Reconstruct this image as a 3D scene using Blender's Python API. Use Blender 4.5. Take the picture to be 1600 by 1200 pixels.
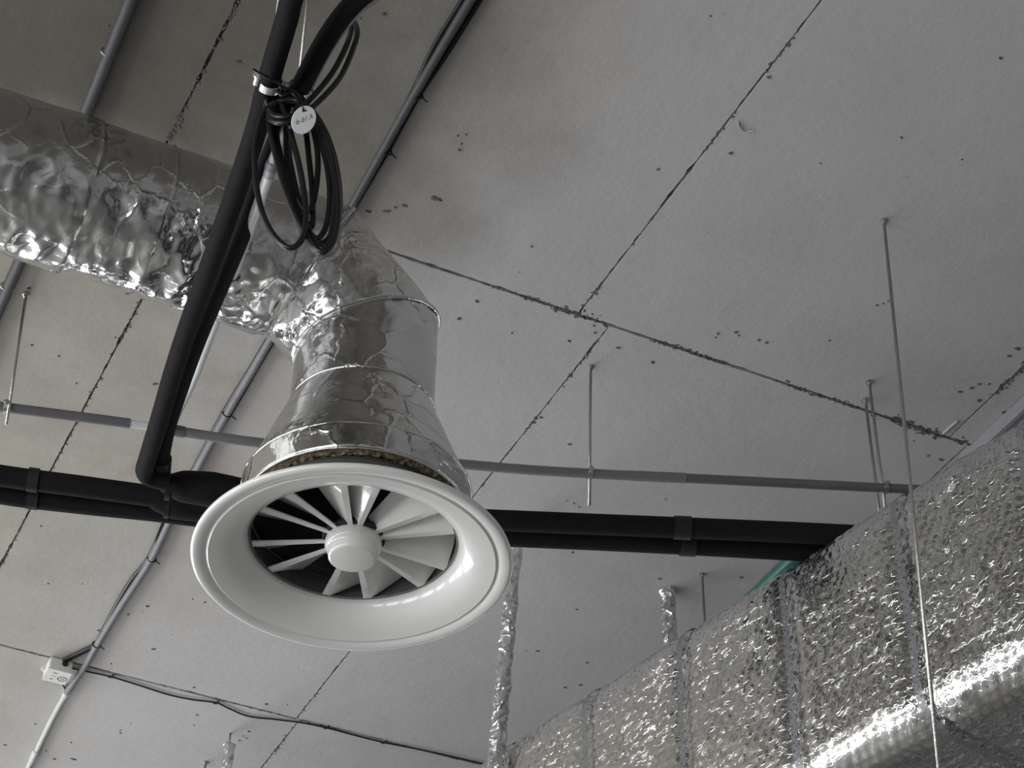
import bpy, bmesh, math, random
from mathutils import Vector, Matrix, noise

random.seed(7)
scene = bpy.context.scene
for o in list(bpy.data.objects):
    bpy.data.objects.remove(o)

# ------------------------------------------------------------------ camera
CAMZ = 1.6                       # eye height above the floor
HR = 3.9                         # ceiling above the eye
H = CAMZ + HR                    # ceiling height
F = 3330.0                       # focal length in pixels of a 1600 px wide frame
ROLL, PITCH, AZ = math.radians(0.6), math.radians(39.6), math.radians(25.6)
_fh = Vector((math.sin(AZ), math.cos(AZ), 0))
_r0 = Vector((math.cos(AZ), -math.sin(AZ), 0))
_z = Vector((0, 0, 1))
FWD = math.cos(PITCH) * _fh + math.sin(PITCH) * _z
_u0 = -math.sin(PITCH) * _fh + math.cos(PITCH) * _z
RGT = math.cos(ROLL) * _r0 + math.sin(ROLL) * _u0
UPV = -math.sin(ROLL) * _r0 + math.cos(ROLL) * _u0
cam_d = bpy.data.cameras.new('camera')
cam_d.sensor_width = 36.0
cam_d.lens = F / 1600.0 * 36.0
cam_d.clip_start = 0.05
cam_d.clip_end = 100
cam = bpy.data.objects.new('camera', cam_d)
scene.collection.objects.link(cam)
m = Matrix((RGT, UPV, -FWD)).transposed().to_4x4()
m.translation = Vector((0, 0, CAMZ))
cam.matrix_world = m
scene.camera = cam

# ------------------------------------------------------------------ world, light, exposure
world = bpy.data.worlds.new('overcast_sky')
scene.world = world
world.use_nodes = True
world.node_tree.nodes['Background'].inputs[0].default_value = (0.80, 0.88, 1.0, 1)
world.node_tree.nodes['Background'].inputs[1].default_value = 1.0
scene.view_settings.view_transform = 'Standard'
scene.view_settings.look = 'None'
scene.view_settings.gamma = 1.0
scene.view_settings.use_curve_mapping = False
scene.view_settings.exposure = 0.0

RX0, RX1, RY0, RY1 = -6.0, 8.5, -5.58, 11.01       # the hall
FAR_WIN = [(-5.6, -3.8), (-3.3, -1.5), (-1.0, 0.8)]     # window spans (x) in the far wall
LEFT_WIN = [(-3.6, -1.6), (-0.8, 1.2), (2.0, 4.0), (4.8, 6.8), (7.6, 9.6)]        # window spans (y) in the left wall
WZ0, WZ1 = 0.9, 4.3


def window_light(name, loc, rot, sx, sy, power, col=(1.0, 1.0, 1.0)):
    l = bpy.data.lights.new(name, 'AREA')
    l.shape = 'RECTANGLE'
    l.size, l.size_y = sx, sy
    l.energy = power
    l.color = col
    o = bpy.data.objects.new(name, l)
    scene.collection.objects.link(o)
    o.location = loc
    o.rotation_euler = rot
    return o


WPOW = 150.0
for (a, b) in FAR_WIN:
    window_light('daylight_window', ((a + b) / 2, RY1 + 0.12, (WZ0 + WZ1) / 2), (math.radians(-90), 0, 0),
                 b - a, WZ1 - WZ0, WPOW * (b - a) / 2)
for (a, b) in LEFT_WIN:
    window_light('daylight_window', (RX0 - 0.12, (a + b) / 2, (WZ0 + WZ1) / 2), (math.radians(-90), 0, math.radians(90)),
                 b - a, WZ1 - WZ0, WPOW * (b - a) / 2)


# ------------------------------------------------------------------ pixel metrology
def ray(x, y):
    return (x - 800) * RGT - (y - 600) * UPV + F * FWD


def W(x, y, z):
    """the point z above the eye that the photograph shows at pixel x, y"""
    d = ray(x, y)
    p = d * (z / d.z)
    return Vector((p.x, p.y, p.z + CAMZ))


def W_plane(x, y, p0, n):
    d = ray(x, y)
    t = (p0 - Vector((0, 0, CAMZ))).dot(n) / d.dot(n)
    return d * t + Vector((0, 0, CAMZ))


# ------------------------------------------------------------------ materials
def new_mat(name):
    mt = bpy.data.materials.new(name)
    mt.use_nodes = True
    nt = mt.node_tree
    b = nt.nodes['Principled BSDF']
    return mt, nt, b


def nd(nt, kind, **kw):
    n = nt.nodes.new(kind)
    for k, v in kw.items():
        setattr(n, k, v)
    return n


def mat_plain(name, col, rough=0.5, metal=0.0, var=0.12, scale=30, bump=0.0, coat=0.0, spec=0.5):
    mt, nt, b = new_mat(name)
    tc = nd(nt, 'ShaderNodeTexCoord')
    ns = nd(nt, 'ShaderNodeTexNoise')
    ns.inputs['Scale'].default_value = scale
    ns.inputs['Detail'].default_value = 5
    nt.links.new(tc.outputs['Object'], ns.inputs['Vector'])
    cr = nd(nt, 'ShaderNodeValToRGB')
    cr.color_ramp.elements[0].position = 0.3
    cr.color_ramp.elements[1].position = 0.7
    cr.color_ramp.elements[0].color = tuple(c * (1 - var) for c in col) + (1,)
    cr.color_ramp.elements[1].color = tuple(min(1, c * (1 + var)) for c in col) + (1,)
    nt.links.new(ns.outputs['Fac'], cr.inputs[0])
    nt.links.new(cr.outputs[0], b.inputs['Base Color'])
    b.inputs['Roughness'].default_value = rough
    b.inputs['Metallic'].default_value = metal
    b.inputs['Coat Weight'].default_value = coat
    b.inputs['Coat Roughness'].default_value = 0.06
    b.inputs['Specular IOR Level'].default_value = spec
    if bump:
        bp = nd(nt, 'ShaderNodeBump')
        bp.inputs['Strength'].default_value = bump
        bp.inputs['Distance'].default_value = 0.004
        nt.links.new(ns.outputs['Fac'], bp.inputs['Height'])
        nt.links.new(bp.outputs[0], b.inputs['Normal'])
    return mt


def mat_concrete():
    mt, nt, b = new_mat('concrete')
    L = nt.links.new
    geo = nd(nt, 'ShaderNodeNewGeometry')
    sep = nd(nt, 'ShaderNodeSeparateXYZ')
    L(geo.outputs['Position'], sep.inputs[0])

    def nz(scale, detail=6, rough=0.55, vec=None):
        n = nd(nt, 'ShaderNodeTexNoise')
        n.inputs['Scale'].default_value = scale
        n.inputs['Detail'].default_value = detail
        n.inputs['Roughness'].default_value = rough
        L(vec if vec else geo.outputs['Position'], n.inputs['Vector'])
        return n.outputs['Fac']

    def mth(op, a, b_=None, c=None):
        n = nd(nt, 'ShaderNodeMath', operation=op)
        for i, v in enumerate((a, b_, c)):
            if v is None:
                continue
            if isinstance(v, (int, float)):
                n.inputs[i].default_value = v
            else:
                L(v, n.inputs[i])
        return n.outputs[0]

    def ramp(v, p0, p1):
        n = nd(nt, 'ShaderNodeMapRange')
        n.inputs['From Min'].default_value = p0
        n.inputs['From Max'].default_value = p1
        L(v, n.inputs['Value'])
        return n.outputs[0]

    def mix(f, a, b_, blend='MIX'):
        n = nd(nt, 'ShaderNodeMix', data_type='RGBA', blend_type=blend)
        if isinstance(f, (int, float)):
            n.inputs[0].default_value = f
        else:
            L(f, n.inputs[0])
        for i, v in ((6, a), (7, b_)):
            if isinstance(v, tuple):
                n.inputs[i].default_value = v
            else:
                L(v, n.inputs[i])
        return n.outputs[2]

    # raw brownish board marked concrete to the left, pale skim coat to the right
    big = nz(1.1, 5)
    xw = mth('ADD', sep.outputs['X'], mth('MULTIPLY', mth('SUBTRACT', big, 0.5), 1.6))
    raw = mth('SUBTRACT', 1.0, ramp(xw, 0.95, 1.75))
    pale = mix(nz(3.0, 7, 0.6), (0.49, 0.48, 0.485, 1), (0.58, 0.57, 0.57, 1))
    brown = mix(nz(4.0, 8, 0.65), (0.33, 0.31, 0.27, 1), (0.56, 0.54, 0.48, 1))
    col = mix(raw, pale, brown)
    # long streaks from trowel and shuttering
    mp = nd(nt, 'ShaderNodeMapping')
    mp.inputs['Scale'].default_value = (3.0, 16.0, 3.0)
    mp.inputs['Rotation'].default_value = (0, 0, 0.12)
    L(geo.outputs['Position'], mp.inputs[0])
    st = ramp(nz(2.2, 8, 0.7, mp.outputs[0]), 0.60, 0.78)
    col = mix(mth('MULTIPLY', mth('MULTIPLY', st, raw), 0.6), col, (0.25, 0.23, 0.20, 1))
    # rusty stains on the raw concrete
    rs = ramp(nz(2.6, 6, 0.6), 0.56, 0.72)
    col = mix(mth('MULTIPLY', mth('MULTIPLY', rs, raw), 0.5), col, (0.26, 0.19, 0.13, 1))
    # concrete much darker towards the left on the camera side of the cross joint
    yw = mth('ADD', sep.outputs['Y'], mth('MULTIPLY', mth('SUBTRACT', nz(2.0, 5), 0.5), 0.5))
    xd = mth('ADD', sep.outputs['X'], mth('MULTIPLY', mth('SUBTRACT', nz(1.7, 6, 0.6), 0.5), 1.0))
    dark_area = mth('MULTIPLY', mth('SUBTRACT', 1.0, ramp(yw, 3.80, 4.20)), mth('SUBTRACT', 1.0, ramp(xd, 0.95, 1.75)))
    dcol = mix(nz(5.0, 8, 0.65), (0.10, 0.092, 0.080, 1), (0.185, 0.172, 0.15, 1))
    col = mix(mth('MULTIPLY', dark_area, 0.93), col, dcol)
    # fine dark pores
    pr = ramp(nz(46, 3, 0.5), 0.70, 0.78)
    col = mix(mth('MULTIPLY', pr, 0.35), col, (0.13, 0.125, 0.12, 1))
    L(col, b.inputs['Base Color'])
    b.inputs['Roughness'].default_value = 0.9
    b.inputs['Specular IOR Level'].default_value = 0.2
    hgt = mth('ADD', nz(30, 8, 0.6), mth('MULTIPLY', nz(4, 3), 2.0))
    bp = nd(nt, 'ShaderNodeBump')
    bp.inputs['Strength'].default_value = 0.25
    bp.inputs['Distance'].default_value = 0.006
    L(hgt, bp.inputs['Height'])
    L(bp.outputs[0], b.inputs['Normal'])
    return mt


def mat_foil(name, s1, k1, s2, k2, mask_lo, mask_hi, rough=0.22, base=(0.80, 0.80, 0.79), stretch=(1, 1, 1), crease_s=9.0, crease_k=0.7, fine_k=0.25):
    """aluminium foil: creased into small facets, each with its own tilt"""
    mt, nt, b = new_mat(name)
    L = nt.links.new
    tc = nd(nt, 'ShaderNodeTexCoord')
    geo = nd(nt, 'ShaderNodeNewGeometry')
    wob = nd(nt, 'ShaderNodeTexNoise')
    wob.inputs['Scale'].default_value = 18
    wob.inputs['Detail'].default_value = 3
    L(tc.outputs['Object'], wob.inputs['Vector'])
    wv = nd(nt, 'ShaderNodeVectorMath', operation='MULTIPLY_ADD')
    wv.inputs[1].default_value = (0.05, 0.05, 0.05)
    L(wob.outputs['Color'], wv.inputs[0])
    L(tc.outputs['Object'], wv.inputs[2])
    mp = nd(nt, 'ShaderNodeMapping')
    mp.inputs['Scale'].default_value = stretch
    L(wv.outputs[0], mp.inputs[0])
    mk = nd(nt, 'ShaderNodeTexNoise')
    mk.inputs['Scale'].default_value = 5.0
    mk.inputs['Detail'].default_value = 4
    L(tc.outputs['Object'], mk.inputs['Vector'])
    mr = nd(nt, 'ShaderNodeMapRange')
    mr.inputs['From Min'].default_value = mask_lo
    mr.inputs['From Max'].default_value = mask_hi
    mr.inputs['To Min'].default_value = 0.12
    L(mk.outputs['Fac'], mr.inputs['Value'])
    acc = geo.outputs['Normal']
    for s, k in ((s1, k1), (s2, k2)):
        v = nd(nt, 'ShaderNodeTexVoronoi')
        v.inputs['Scale'].default_value = s
        L(mp.outputs[0], v.inputs['Vector'])
        sb = nd(nt, 'ShaderNodeVectorMath', operation='SUBTRACT')
        sb.inputs[1].default_value = (0.5, 0.5, 0.5)
        L(v.outputs['Color'], sb.inputs[0])
        sc = nd(nt, 'ShaderNodeVectorMath', operation='SCALE')
        L(sb.outputs[0], sc.inputs[0])
        mm = nd(nt, 'ShaderNodeMath', operation='MULTIPLY')
        mm.inputs[1].default_value = k
        L(mr.outputs[0], mm.inputs[0])
        L(mm.outputs[0], sc.inputs['Scale'])
        ad = nd(nt, 'ShaderNodeVectorMath', operation='ADD')
        L(acc, ad.inputs[0])
        L(sc.outputs[0], ad.inputs[1])
        acc = ad.outputs[0]
    nm = nd(nt, 'ShaderNodeVectorMath', operation='NORMALIZE')
    L(acc, nm.inputs[0])
    fine = nd(nt, 'ShaderNodeTexNoise')
    fine.inputs['Scale'].default_value = 60
    fine.inputs['Detail'].default_value = 6
    L(mp.outputs[0], fine.inputs['Vector'])
    bp = nd(nt, 'ShaderNodeBump')
    bp.inputs['Strength'].default_value = fine_k
    bp.inputs['Distance'].default_value = 0.003
    L(fine.outputs['Fac'], bp.inputs['Height'])
    L(nm.outputs[0], bp.inputs['Normal'])
    # sharp pressed creases
    cv_ = nd(nt, 'ShaderNodeTexVoronoi', feature='DISTANCE_TO_EDGE')
    cv_.inputs['Scale'].default_value = crease_s
    L(mp.outputs[0], cv_.inputs['Vector'])
    cm = nd(nt, 'ShaderNodeMapRange')
    cm.inputs['From Max'].default_value = 0.055
    cm.inputs['To Min'].default_value = 1.0
    cm.inputs['To Max'].default_value = 0.0
    L(cv_.outputs['Distance'], cm.inputs['Value'])
    cmul = nd(nt, 'ShaderNodeMath', operation='MULTIPLY')
    L(cm.outputs[0], cmul.inputs[0])
    L(mr.outputs[0], cmul.inputs[1])
    bp2 = nd(nt, 'ShaderNodeBump')
    bp2.inputs['Strength'].default_value = crease_k
    bp2.inputs['Distance'].default_value = 0.005
    L(cmul.outputs[0], bp2.inputs['Height'])
    L(bp.outputs[0], bp2.inputs['Normal'])
    L(bp2.outputs[0], b.inputs['Normal'])
    b.inputs['Base Color'].default_value = base + (1,)
    b.inputs['Metallic'].default_value = 1.0
    b.inputs['Roughness'].default_value = rough
    return mt


M = {}
M['concrete'] = mat_concrete()
M['joint'] = mat_plain('joint_mortar', (0.13, 0.125, 0.12), 0.95, var=0.4, scale=60, bump=0.5)
M['spot'] = mat_plain('dark_mortar_spot', (0.12, 0.115, 0.11), 0.95, var=0.3)
M['chip'] = mat_plain('pale_mortar', (0.55, 0.53, 0.50), 0.9, var=0.2)
M['wall'] = mat_plain('wall_plaster', (0.40, 0.40, 0.40), 0.9, var=0.05, scale=4)
M['floor'] = mat_plain('floor_screed', (0.30, 0.295, 0.29), 0.6, var=0.15, scale=2)
M['foil'] = mat_foil('foil_wrap', 14, 0.14, 40, 0.20, 0.42, 0.68, 0.21, base=(0.66, 0.66, 0.655), crease_s=9, crease_k=0.55)
M['foil_hex'] = mat_foil('foil_wired_mat', 36, 0.34, 95, 0.22, 0.34, 0.68, 0.15, base=(0.70, 0.70, 0.69), stretch=(1, 1, 1.6), crease_s=40, crease_k=0.25, fine_k=0.15)
M['foil_rod'] = mat_foil('foil_wrapped_hanger', 50, 0.55, 110, 0.4, 0.1, 0.4, 0.3)
M['wool'] = mat_plain('mineral_wool', (0.19, 0.155, 0.095), 1.0, var=0.5, scale=90, bump=1.0)
M['white'] = mat_plain('white_powder_coat', (0.80, 0.80, 0.78), 0.30, var=0.01, coat=0.8)
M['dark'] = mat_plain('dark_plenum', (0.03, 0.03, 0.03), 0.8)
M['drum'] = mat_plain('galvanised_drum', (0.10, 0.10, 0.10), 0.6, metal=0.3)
M['seal'] = mat_plain('grey_gasket', (0.16, 0.16, 0.15), 0.8)
M['foam'] = mat_plain('black_rubber_foam', (0.008, 0.008, 0.0095), 0.8, var=0.2, scale=60, bump=0.3, spec=0.18)
M['foamtape'] = mat_plain('black_foam_tape', (0.014, 0.014, 0.016), 0.6, spec=0.3)
M['gpipe'] = mat_plain('grey_plastic', (0.13, 0.13, 0.145), 0.5, var=0.05)
M['gpipe2'] = mat_plain('light_grey_plastic', (0.19, 0.19, 0.195), 0.5, var=0.05)
M['wpipe'] = mat_plain('white_plastic_pipe', (0.66, 0.67, 0.66), 0.4, var=0.03)
M['mpipe'] = mat_plain('mid_grey_plastic', (0.30, 0.30, 0.32), 0.45, var=0.04)
M['cond_dark'] = mat_plain('dark_grey_conduit', (0.065, 0.065, 0.07), 0.5, var=0.1)
M['conduit'] = mat_plain('grey_conduit', (0.20, 0.20, 0.22), 0.5, var=0.1)
M['pconduit'] = mat_plain('pale_conduit', (0.58, 0.58, 0.58), 0.5, var=0.05)
M['cable'] = mat_plain('black_cable', (0.012, 0.012, 0.013), 0.32, var=0.1)
M['zinc'] = mat_plain('zinc_plated_steel', (0.52, 0.51, 0.49), 0.35, metal=1.0, var=0.15, scale=200, bump=0.4)
M['zincbright'] = mat_plain('bright_zinc_clamp', (0.85, 0.86, 0.87), 0.25, metal=0.7, var=0.05)
M['strap'] = mat_plain('galvanised_strap', (0.24, 0.25, 0.265), 0.5, metal=0.6, var=0.15)
M['wire'] = mat_plain('netting_wire', (0.12, 0.12, 0.115), 0.6, metal=0.5)
M['teal'] = mat_plain('teal_plastic', (0.012, 0.13, 0.10), 0.4, var=0.15)
M['box'] = mat_plain('white_box_plastic', (0.78, 0.78, 0.75), 0.45, var=0.02)
M['ink'] = mat_plain('black_ink', (0.03, 0.03, 0.035), 0.8)
M['tag'] = mat_plain('white_tag_plastic', (0.80, 0.82, 0.84), 0.4, var=0.02)
M['frame'] = mat_plain('window_frame_white', (0.7, 0.7, 0.7), 0.4)

C = scene.collection


# ------------------------------------------------------------------ object helpers
def mesh_obj(name, verts, faces, mat, parent=None, smooth=False):
    me = bpy.data.meshes.new(name)
    me.from_pydata([tuple(v) for v in verts], [], faces)
    me.update()
    if smooth:
        me.polygons.foreach_set('use_smooth', [True] * len(me.polygons))
    if mat:
        me.materials.append(M[mat])
    o = bpy.data.objects.new(name, me)
    C.objects.link(o)
    if parent:
        o.parent = parent
        o.matrix_parent_inverse = parent.matrix_basis.inverted()
    return o


def thing(name, label, cat, loc, group=None):
    o = bpy.data.objects.new(name, None)
    o.empty_display_size = 0.05
    C.objects.link(o)
    o.location = loc
    o['label'] = label
    o['category'] = cat
    if group:
        o['group'] = group
    return o


def tag(o, label, cat, group=None):
    o['label'] = label
    o['category'] = cat
    if group:
        o['group'] = group
    return o


class MB:
    def __init__(self):
        self.v, self.f = [], []

    def add(self, v, f):
        n = len(self.v)
        self.v += [Vector(p) for p in v]
        self.f += [tuple(i + n for i in q) for q in f]
        return self

    def box(self, a, b):
        x0, y0, z0 = a
        x1, y1, z1 = b
        return self.add([(x0, y0, z0), (x1, y0, z0), (x1, y1, z0), (x0, y1, z0), (x0, y0, z1), (x1, y0, z1), (x1, y1, z1), (x0, y1, z1)],
                        [(0, 3, 2, 1), (4, 5, 6, 7), (0, 1, 5, 4), (1, 2, 6, 5), (2, 3, 7, 6), (3, 0, 4, 7)])

    def obox(self, c, ax, ay, az):
        """box with half axis vectors"""
        p = []
        for sz in (-1, 1):
            for sx, sy in ((-1, -1), (1, -1), (1, 1), (-1, 1)):
                p.append(c + ax * sx + ay * sy + az * sz)
        return self.add(p, [(0, 3, 2, 1), (4, 5, 6, 7), (0, 1, 5, 4), (1, 2, 6, 5), (2, 3, 7, 6), (3, 0, 4, 7)])

    def tube(self, path, r, n=12, caps=True, jitter=None):
        path = [Vector(p) for p in path]
        k = len(path)
        rr = r if isinstance(r, (list, tuple)) else [r] * k
        t0 = (path[1] - path[0]).normalized()
        u = t0.orthogonal().normalized()
        vs, fs = [], []
        for i in range(k):
            if i == 0:
                t = t0
            elif i == k - 1:
                t = (path[-1] - path[-2]).normalized()
            else:
                t = (path[i + 1] - path[i]).normalized() + (path[i] - path[i - 1]).normalized()
                t = t.normalized() if t.length > 1e-9 else t0
            u = (u - t * u.dot(t)).normalized()
            w = t.cross(u)
            for j in range(n):
                a = 2 * math.pi * j / n
                rad = rr[i] + (jitter(path[i], a) if jitter else 0)
                vs.append(path[i] + (u * math.cos(a) + w * math.sin(a)) * rad)
        for i in range(k - 1):
            for j in range(n):
                fs.append((i * n + j, i * n + (j + 1) % n, (i + 1) * n + (j + 1) % n, (i + 1) * n + j))
        if caps:
            fs.append(tuple(range(n - 1, -1, -1)))
            fs.append(tuple((k - 1) * n + j for j in range(n)))
        return self.add(vs, fs)

    def lathe(self, c, prof, n=64, axis=None, closed=False):
        """profile of (radius, height) about a vertical axis through c"""
        k = len(prof)
        vs, fs = [], []
        for (r, z) in prof:
            for j in range(n):
                a = 2 * math.pi * j / n
                vs.append(Vector((c[0] + r * math.cos(a), c[1] + r * math.sin(a), c[2] + z)))
        for i in range(k if closed else k - 1):
            i2 = (i + 1) % k
            for j in range(n):
                fs.append((i * n + j, i * n + (j + 1) % n, i2 * n + (j + 1) % n, i2 * n + j))
        return self.add(vs, fs)

    def build(self, name, mat, parent=None, smooth=False, angle=None):
        o = mesh_obj(name, self.v, self.f, mat, parent, smooth or angle is not None)
        bm = bmesh.new()
        bm.from_mesh(o.data)
        bmesh.ops.recalc_face_normals(bm, faces=bm.faces)
        if angle is not None:
            lim = math.radians(angle)
            for e in bm.edges:
                if len(e.link_faces) == 2 and e.calc_face_angle(0) > lim:
                    e.smooth = False
        bm.to_mesh(o.data)
        bm.free()
        return o


def catmull(pts, per=8):
    pts = [Vector(p) for p in pts]
    ext = [pts[0] * 2 - pts[1]] + pts + [pts[-1] * 2 - pts[-2]]
    out = []
    for i in range(1, len(ext) - 2):
        p0, p1, p2, p3 = ext[i - 1:i + 3]
        for k in range(per):
            t = k / per
            out.append(0.5 * ((2 * p1) + (p2 - p0) * t + (2 * p0 - 5 * p1 + 4 * p2 - p3) * t * t + (3 * p1 - p0 - 3 * p2 + p3) * t ** 3))
    out.append(pts[-1])
    return out


def extend(pts, start=0.0, end=0.0):
    """carry a run straight on past its first and last points"""
    pts = [Vector(p) for p in pts]
    out = list(pts)
    if start:
        out.insert(0, pts[0] + (pts[0] - pts[1]).normalized() * start)
    if end:
        out.append(pts[-1] + (pts[-1] - pts[-2]).normalized() * end)
    return out


def ridge(p):
    return 1 - abs(noise.noise(p)) * 2


def smooth01(a, b, x):
    t = max(0, min(1, (x - a) / (b - a)))
    return t * t * (3 - 2 * t)


# ------------------------------------------------------------------ the room
floor = MB().box((RX0 - .3, RY0 - .3, -0.2), (RX1 + .3, RY1 + .3, 0)).build('floor', 'floor')
floor['kind'] = 'structure'


def wall_with_windows(name, horizontal, fixed0, fixed1, a0, a1, wins):
    mb = MB()

    def bx(s0, s1, z0, z1):
        if horizontal:
            mb.box((s0, fixed0, z0), (s1, fixed1, z1))
        else:
            mb.box((fixed0, s0, z0), (fixed1, s1, z1))
    bx(a0, a1, 0, WZ0)
    bx(a0, a1, WZ1, H)
    prev = a0
    for (s0, s1) in wins:
        bx(prev, s0, WZ0, WZ1)
        prev = s1
    bx(prev, a1, WZ0, WZ1)
    o = mb.build(name, 'wall')
    o['kind'] = 'structure'
    return o


wall_with_windows('wall_far', True, RY1, RY1 + .25, RX0 - .25, RX1 + .25, FAR_WIN)
wall_with_windows('wall_left', False, RX0 - .25, RX0, RY0, RY1, LEFT_WIN)
for nm, a, b in (('wall_right', (RX1, RY0, 0), (RX1 + .25, RY1, H)), ('wall_near', (RX0 - .25, RY0 - .25, 0), (RX1 + .25, RY0, H))):
    MB().box(a, b).build(nm, 'wall')['kind'] = 'structure'
wn = 0
for horizontal, wins in ((True, FAR_WIN), (False, LEFT_WIN)):
    for (s0, s1) in wins:
        wn += 1
        mb = MB()
        t = 0.035

        def bar(sa, sb, za, zb):
            if horizontal:
                mb.box((sa, RY1 + .03, za), (sb, RY1 + .09, zb))
            else:
                mb.box((RX0 - .09, sa, za), (RX0 - .03, sb, zb))
        bar(s0, s1, WZ0, WZ0 + 2 * t)
        bar(s0, s1, WZ1 - 2 * t, WZ1)
        zm = WZ0 + (WZ1 - WZ0) * 0.62
        bar(s0, s1, zm - t, zm + t)
        for q in (0.0, 1 / 3, 2 / 3, 1.0):
            x = s0 + (s1 - s0) * q
            bar(max(s0, x - t), min(s1, x + t), WZ0, WZ1)
        o = mb.build('window_%d' % wn, 'frame')
        o['kind'] = 'structure'

# ------------------------------------------------------------------ ceiling of board marked concrete panels
ceil_mb = MB().box((RX0 - .25, RY0 - .25, H + 0.014), (RX1 + .25, RY1 + .25, H + 0.3))
ceiling = ceil_mb.build('ceiling', 'joint')
ceiling['kind'] = 'structure'
YB = [RY0 + 2.37 * i for i in range(8)]            # cross joints, two of them at 3.90 and 6.27
ROWX = {3: 0.836, 4: 0.968, 5: 0.982}
for i in range(7):
    y0, y1 = YB[i], YB[i + 1]
    x = ROWX.get(i, 0.9)
    wp = 1.232 if i == 3 else 1.201
    while x > RX0:
        x -= wp
    xs = []
    while x < RX1:
        xs.append((max(x, RX0), min(x + wp, RX1)))
        x += wp
    for (x0, x1) in xs:
        if x1 - x0 < 0.05:
            continue
        seen = i in (3, 4, 5) and -0.5 < x0 < 4.0
        gx, gy = 0.0028, 0.0050
        dz = random.uniform(-0.0012, 0.0012)
        pts = []

        def edge(pa, pb, nin, g):
            k = max(1, int((Vector(pb) - Vector(pa)).length / 0.02)) if seen else 1
            for q in range(k):
                p = Vector(pa).lerp(Vector(pb), q / k)
                chip = 0
                if seen:
                    nn = noise.noise(Vector((p.x * 9, p.y * 9, i * 3.1)))
                    n2 = noise.noise(Vector((p.x * 60, p.y * 60, 4.7)))
                    chip = 0.0022 * n2 + 0.006 * max(0, nn - 0.25) + (0.004 * max(0, n2) if nn > 0.1 else 0)
                pts.append(p + Vector(nin) * (g + chip))
        edge((x0, y0, 0), (x1, y0, 0), (0, 1, 0), gy)
        edge((x1, y0, 0), (x1, y1, 0), (-1, 0, 0), gx)
        edge((x1, y1, 0), (x0, y1, 0), (0, -1, 0), gy)
        edge((x0, y1, 0), (x0, y0, 0), (1, 0, 0), gx)
        n = len(pts)
        vs = [(p.x, p.y, H + dz) for p in pts] + [(p.x, p.y, H + 0.016) for p in pts]
        fs = [tuple(range(n - 1, -1, -1))] + [(q, (q + 1) % n, n + (q + 1) % n, n + q) for q in range(n)]
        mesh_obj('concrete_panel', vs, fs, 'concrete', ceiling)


def blob(mb, p, r, h=0.003, sx=1.0, rot=0.0, n=9):
    """a small irregular lump sticking to the ceiling at p"""
    rim, mid = [], []
    for j in range(n):
        a = 2 * math.pi * j / n
        k = r * random.uniform(0.65, 1.25)
        dx, dy = k * math.cos(a) * sx, k * math.sin(a)
        dx, dy = dx * math.cos(rot) - dy * math.sin(rot), dx * math.sin(rot) + dy * math.cos(rot)
        rim.append((p.x + dx, p.y + dy, H + 0.001))
        mid.append((p.x + dx * .6, p.y + dy * .6, H - h * random.uniform(.6, 1.1)))
    fs = [(j, (j + 1) % n, n + (j + 1) % n, n + j) for j in range(n)] + [tuple(range(n, 2 * n))]
    mb.add(rim + mid, fs)


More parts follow.
